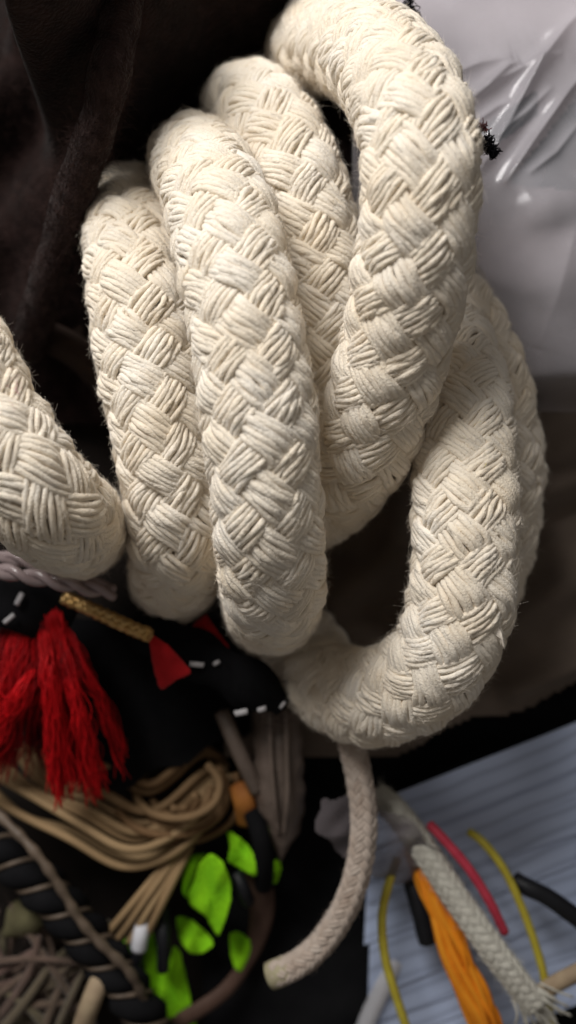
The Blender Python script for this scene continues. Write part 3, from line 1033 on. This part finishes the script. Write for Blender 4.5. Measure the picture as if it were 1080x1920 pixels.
c, s = path([(20, 1740, 0.016), (60, 1716, 0.022), (100, 1706, 0.018)], 0.001)
g.strip(c, PX(38, 0.02) * np.sin(np.linspace(0.25, 2.9, len(c))), 0.004)
tag(g.build('olive_felt', M['olive']), 'dull olive felt scrap beside the fat black cord', 'felt')
g = Geo()
c, s = path([(192, 1826, 0.030), (176, 1865, 0.034), (158, 1915, 0.032), (140, 1985, 0.026)], 0.001)
g.tube(c, PX(19, 0.032) * np.concatenate([[0.6, 0.85], np.ones(len(c) - 2)]), 12)
tag(g.build('beige_string', M['pale_beige']), 'short pale beige cord end below the fat black cord', 'cord')

# ------------------------------------------------------------------ thin taupe braided cord hanging below the loop
root, c, s = braided('taupe_string', [(640, 1280, 0.040), (655, 1380, 0.046), (672, 1450, 0.050), (682, 1530, 0.052), (676, 1610, 0.052), (652, 1690, 0.052), (610, 1760, 0.050), (560, 1806, 0.049), (516, 1826, 0.048)],
                     PX(26, 0.05), M['taupe_cord'], 'thin taupe braided cord hanging from under the lower right loop', 'cord', N=8, yarns=2, over=2, lead=3.3, step=0.0007, seed=4)
t, n, b = frames(c)
g = Geo()
e = c[-1]
g.tube(np.array([e - t[-1] * 0.0048, e - t[-1] * 0.002, e + t[-1] * 0.0002, e + t[-1] * 0.0016]), np.array([0.90, 0.98, 0.99, 0.95]) * PX(26, 0.05), 18)
g.build('cord_end', M['cord_end'], root)
t_, n_, b_ = t, n, b
ang = RNG.random((len(c), 1)) * 6.28
dirs = np.cos(ang) * n + np.sin(ang) * b
hair('fuzz', fibres(np.repeat(c + dirs * PX(25, 0.05), 2, 0), np.repeat(t, 2, 0), np.repeat(dirs, 2, 0), 1500, 0.0011, 0.5), 0.000018, M['taupe_cord'], root)

# ------------------------------------------------------------------ paper stack, lower right
stack = thing('paper_stack', P(900, 1700, 0.003), 'stack of bluish white paper sheets fanned in steps at the lower right', 'paper')
ang = math.radians(21)
ca, sa = math.cos(ang), math.sin(ang)
pr_ = np.random.default_rng(77)
off = 0.0
for k in range(8):
    # shingled sheets: each one's lower edge shows on the sheet below it
    off += pr_.uniform(40, 100) if k else 0
    z0 = 0.024 - k * 0.0005
    rot = ang + pr_.normal(0, 0.02)
    c_, s_ = math.cos(rot), math.sin(rot)
    g = Geo()
    U, Vv = np.meshgrid(np.linspace(0, 1, 26), np.linspace(0, 1, 10))
    Lx, Ly = 420 + pr_.normal(0, 5), 90 + 0.9 * off
    ex, ey = 690 + pr_.normal(0, 4), 1590 + off         # left end of the lower edge
    XX = ex + U * Lx * c_ - (1 - Vv) * Ly * s_ * 0.0 + (1 - Vv) * 12
    YY = ey - U * Lx * s_ - (1 - Vv) * Ly
    ZZ = z0 + 0.0005 * np.exp(-((1 - Vv) * Ly / 26) ** 2) * (0.5 + 0.5 * np.sin(U * 4 + k * 1.7))
    dd = CAM_H - z0
    Vt = np.stack([(XX - 540) * K * dd, (960 - YY) * K * dd, ZZ], -1).reshape(-1, 3)
    nxu, nyv = 26, 10
    i, j = np.meshgrid(np.arange(nyv - 1), np.arange(nxu - 1), indexing='ij')
    a = i * nxu + j
    f = np.stack([a + nxu, a + nxu + 1, a + 1, a], -1).reshape(-1, 4)
    g.add(Vt, f)
    Vb = Vt - np.array([0, 0, 0.0004])
    g.add(Vb, f[:, ::-1])
    # edges
    loop = list(range(nxu)) + [r * nxu + nxu - 1 for r in range(1, nyv)] + [(nyv - 1) * nxu + q for q in range(nxu - 2, -1, -1)] + [r * nxu for r in range(nyv - 2, 0, -1)]
    loop = np.array(loop)
    nxt = np.roll(loop, -1)
    nV = len(Vt)
    g.add(np.vstack([Vt, Vb]), np.stack([loop, nxt, nxt + nV, loop + nV], -1))
    g.build('sheet', M['paper'], stack, smooth=False)

# ------------------------------------------------------------------ coloured cords on the paper
ZP = 0.036
c, s = path([(786, 1590, ZP), (812, 1668, ZP + 0.004), (842, 1750, ZP + 0.005), (872, 1830, ZP + 0.005), (902, 1900, ZP + 0.004), (930, 1990, ZP)], 0.0012)
t_, n_, b_ = frames(c)
ob = thing('orange_rope', c[len(c) // 2], 'bright orange cord, a bundle of thin loose strands, lying on the paper stack', 'cord')
orr = np.random.default_rng(66)
for k in range(26):
    a_ = orr.random() * 6.283
    rr = math.sqrt(orr.random()) * PX(27, ZP)
    th_ = a_ + s / 0.03 * (0.35 + 0.25 * orr.random()) + wob(s, 0.05, 0.3, orr)
    q = c + (rr * (1 + wob(s, 0.03, 0.2, orr)))[:, None] * (np.cos(th_)[:, None] * b_ + 0.55 * np.sin(th_)[:, None] * n_)
    g = Geo()
    g.tube(q, PX(6.2, ZP) * orr.uniform(0.8, 1.2), 7, tint=orr.random())
    g.build('strand', M['orange'], ob)

root, c, s = braided('white_rope', [(705, 1490, ZP), (745, 1525, ZP + 0.003), (800, 1600, ZP + 0.006), (860, 1690, ZP + 0.008), (920, 1775, ZP + 0.009), (975, 1848, ZP + 0.008), (1000, 1880, ZP + 0.007)], PX(25, ZP), M['off_white'],
                     'off white soft cord with a frayed end beside the orange braid', 'cord', N=8, yarns=4, over=2, lead=3.0, seed=8)
g = Geo()
t_, n_, b_ = frames(c)
an_ = RNG.random(len(c) * 8) * 6.283
ix_ = np.arange(len(c) * 8) % len(c)
dr_ = np.cos(an_)[:, None] * n_[ix_] + np.sin(an_)[:, None] * b_[ix_]
hair('fuzz', fibres(c[ix_] + dr_ * PX(23, ZP), t_[ix_], dr_, 6000, 0.0018, 0.3, curl=1.2), 0.00003, M['off_white'], root)
for k in range(60):
    e = RNG.normal(0, 1, 2)
    cc, ss = path([(985 + e[0] * 11, 1862 + e[1] * 9, ZP + 0.008), (1004 + e[0] * 15, 1884 + e[1] * 13, ZP + 0.008 + RNG.normal(0, 0.001)), (1018 + e[0] * 20 + RNG.normal(0, 5), 1902 + e[1] * 16, ZP + 0.006)], 0.0012)
    g.tube(cc, 0.00032, 5)
fr_ = g.build('frayed_end', M['off_white'], root)
fr_['kind'] = 'stuff'


def cord(name, pts, rpx, m, label, step=0.0012, cat='cord'):
    c, s = path(pts, step)
    g = Geo()
    g.tube(c, PX(rpx, pts[len(pts) // 2][2]) * (1 + wob(s, 0.006, 0.03)), 12)
    return tag(g.build(name, M[m]), label, cat)


cord('pink_string', [(805, 1545, ZP + 0.004), (838, 1580, ZP + 0.007), (880, 1630, ZP + 0.008), (918, 1690, ZP + 0.007), (946, 1748, ZP + 0.004)], 9, 'pink', 'thin pinkish red cord right of the off white cord')
cord('yellow_string', [(880, 1560, ZP), (905, 1578, ZP + 0.003), (945, 1630, ZP + 0.005), (980, 1705, ZP + 0.005), (1008, 1785, ZP + 0.004), (1024, 1850, ZP + 0.003), (1036, 1940, ZP)], 8, 'yellow', 'thin yellow cord arching along the right of the pink one')
cord('yellow_string', [(745, 1610, ZP), (728, 1660, ZP + 0.003), (716, 1720, ZP + 0.004), (722, 1795, ZP + 0.004), (742, 1865, ZP + 0.003), (770, 1950, ZP)], 8.5, 'yellow', 'thin yellow cord bowing along the left edge of the paper')
cord('black_string', [(965, 1650, ZP), (985, 1662, ZP + 0.002), (1020, 1678, ZP + 0.003), (1060, 1705, ZP + 0.003), (1130, 1760, ZP)], 17, 'black_gloss', 'black cord entering over the paper from the right edge')
cord('black_tube', [(772, 1650, ZP - 0.004), (786, 1700, ZP - 0.002), (802, 1764, ZP - 0.003)], 18, 'black_gloss', 'stubby black tube left of the orange braid on the paper', cat='tube')
cord('white_strap', [(742, 1800, 0.02), (718, 1850, 0.022), (690, 1910, 0.022), (660, 1990, 0.018)], 17, 'white_plastic', 'narrow white strap at the bottom left of the paper stack', cat='strap')
g = Geo()
c, s = path([(1015, 1862, 0.040), (1050, 1840, 0.042), (1120, 1805, 0.04)], 0.001)
g.strip(c, PX(17, 0.04), 0.002)
tag(g.build('brown_strip', M['pale_beige']), 'light brown strip at the right edge touching the frayed cord', 'strip')

# grey film over the cords' upper ends
fs = thing('plastic_wrap', P(690, 1590, 0.045), 'thin grey plastic wrap over the upper ends of the coloured cords', 'plastic wrap')


def wrap_z(X, Y):
    return 0.046 + waves(X, Y, 61, 120, 0.002) + waves(X, Y, 63, 50, 0.0008, 6, 0.8, 0.4) - 0.010 * np.clip((Y - 1560) / 130, 0, 1)


sheet('film', 590, 1470, 830, 1710, wrap_z, M['film_grey'], 70, 70, fs,
      keep=lambda x, y: ((x - 715) / 118.0) ** 2 + ((y - 1580 - (x - 715) * 0.45) / 78.0) ** 2 < 1 + 0.12 * np.sin(x / 13) + 0.1 * np.sin(y / 9))
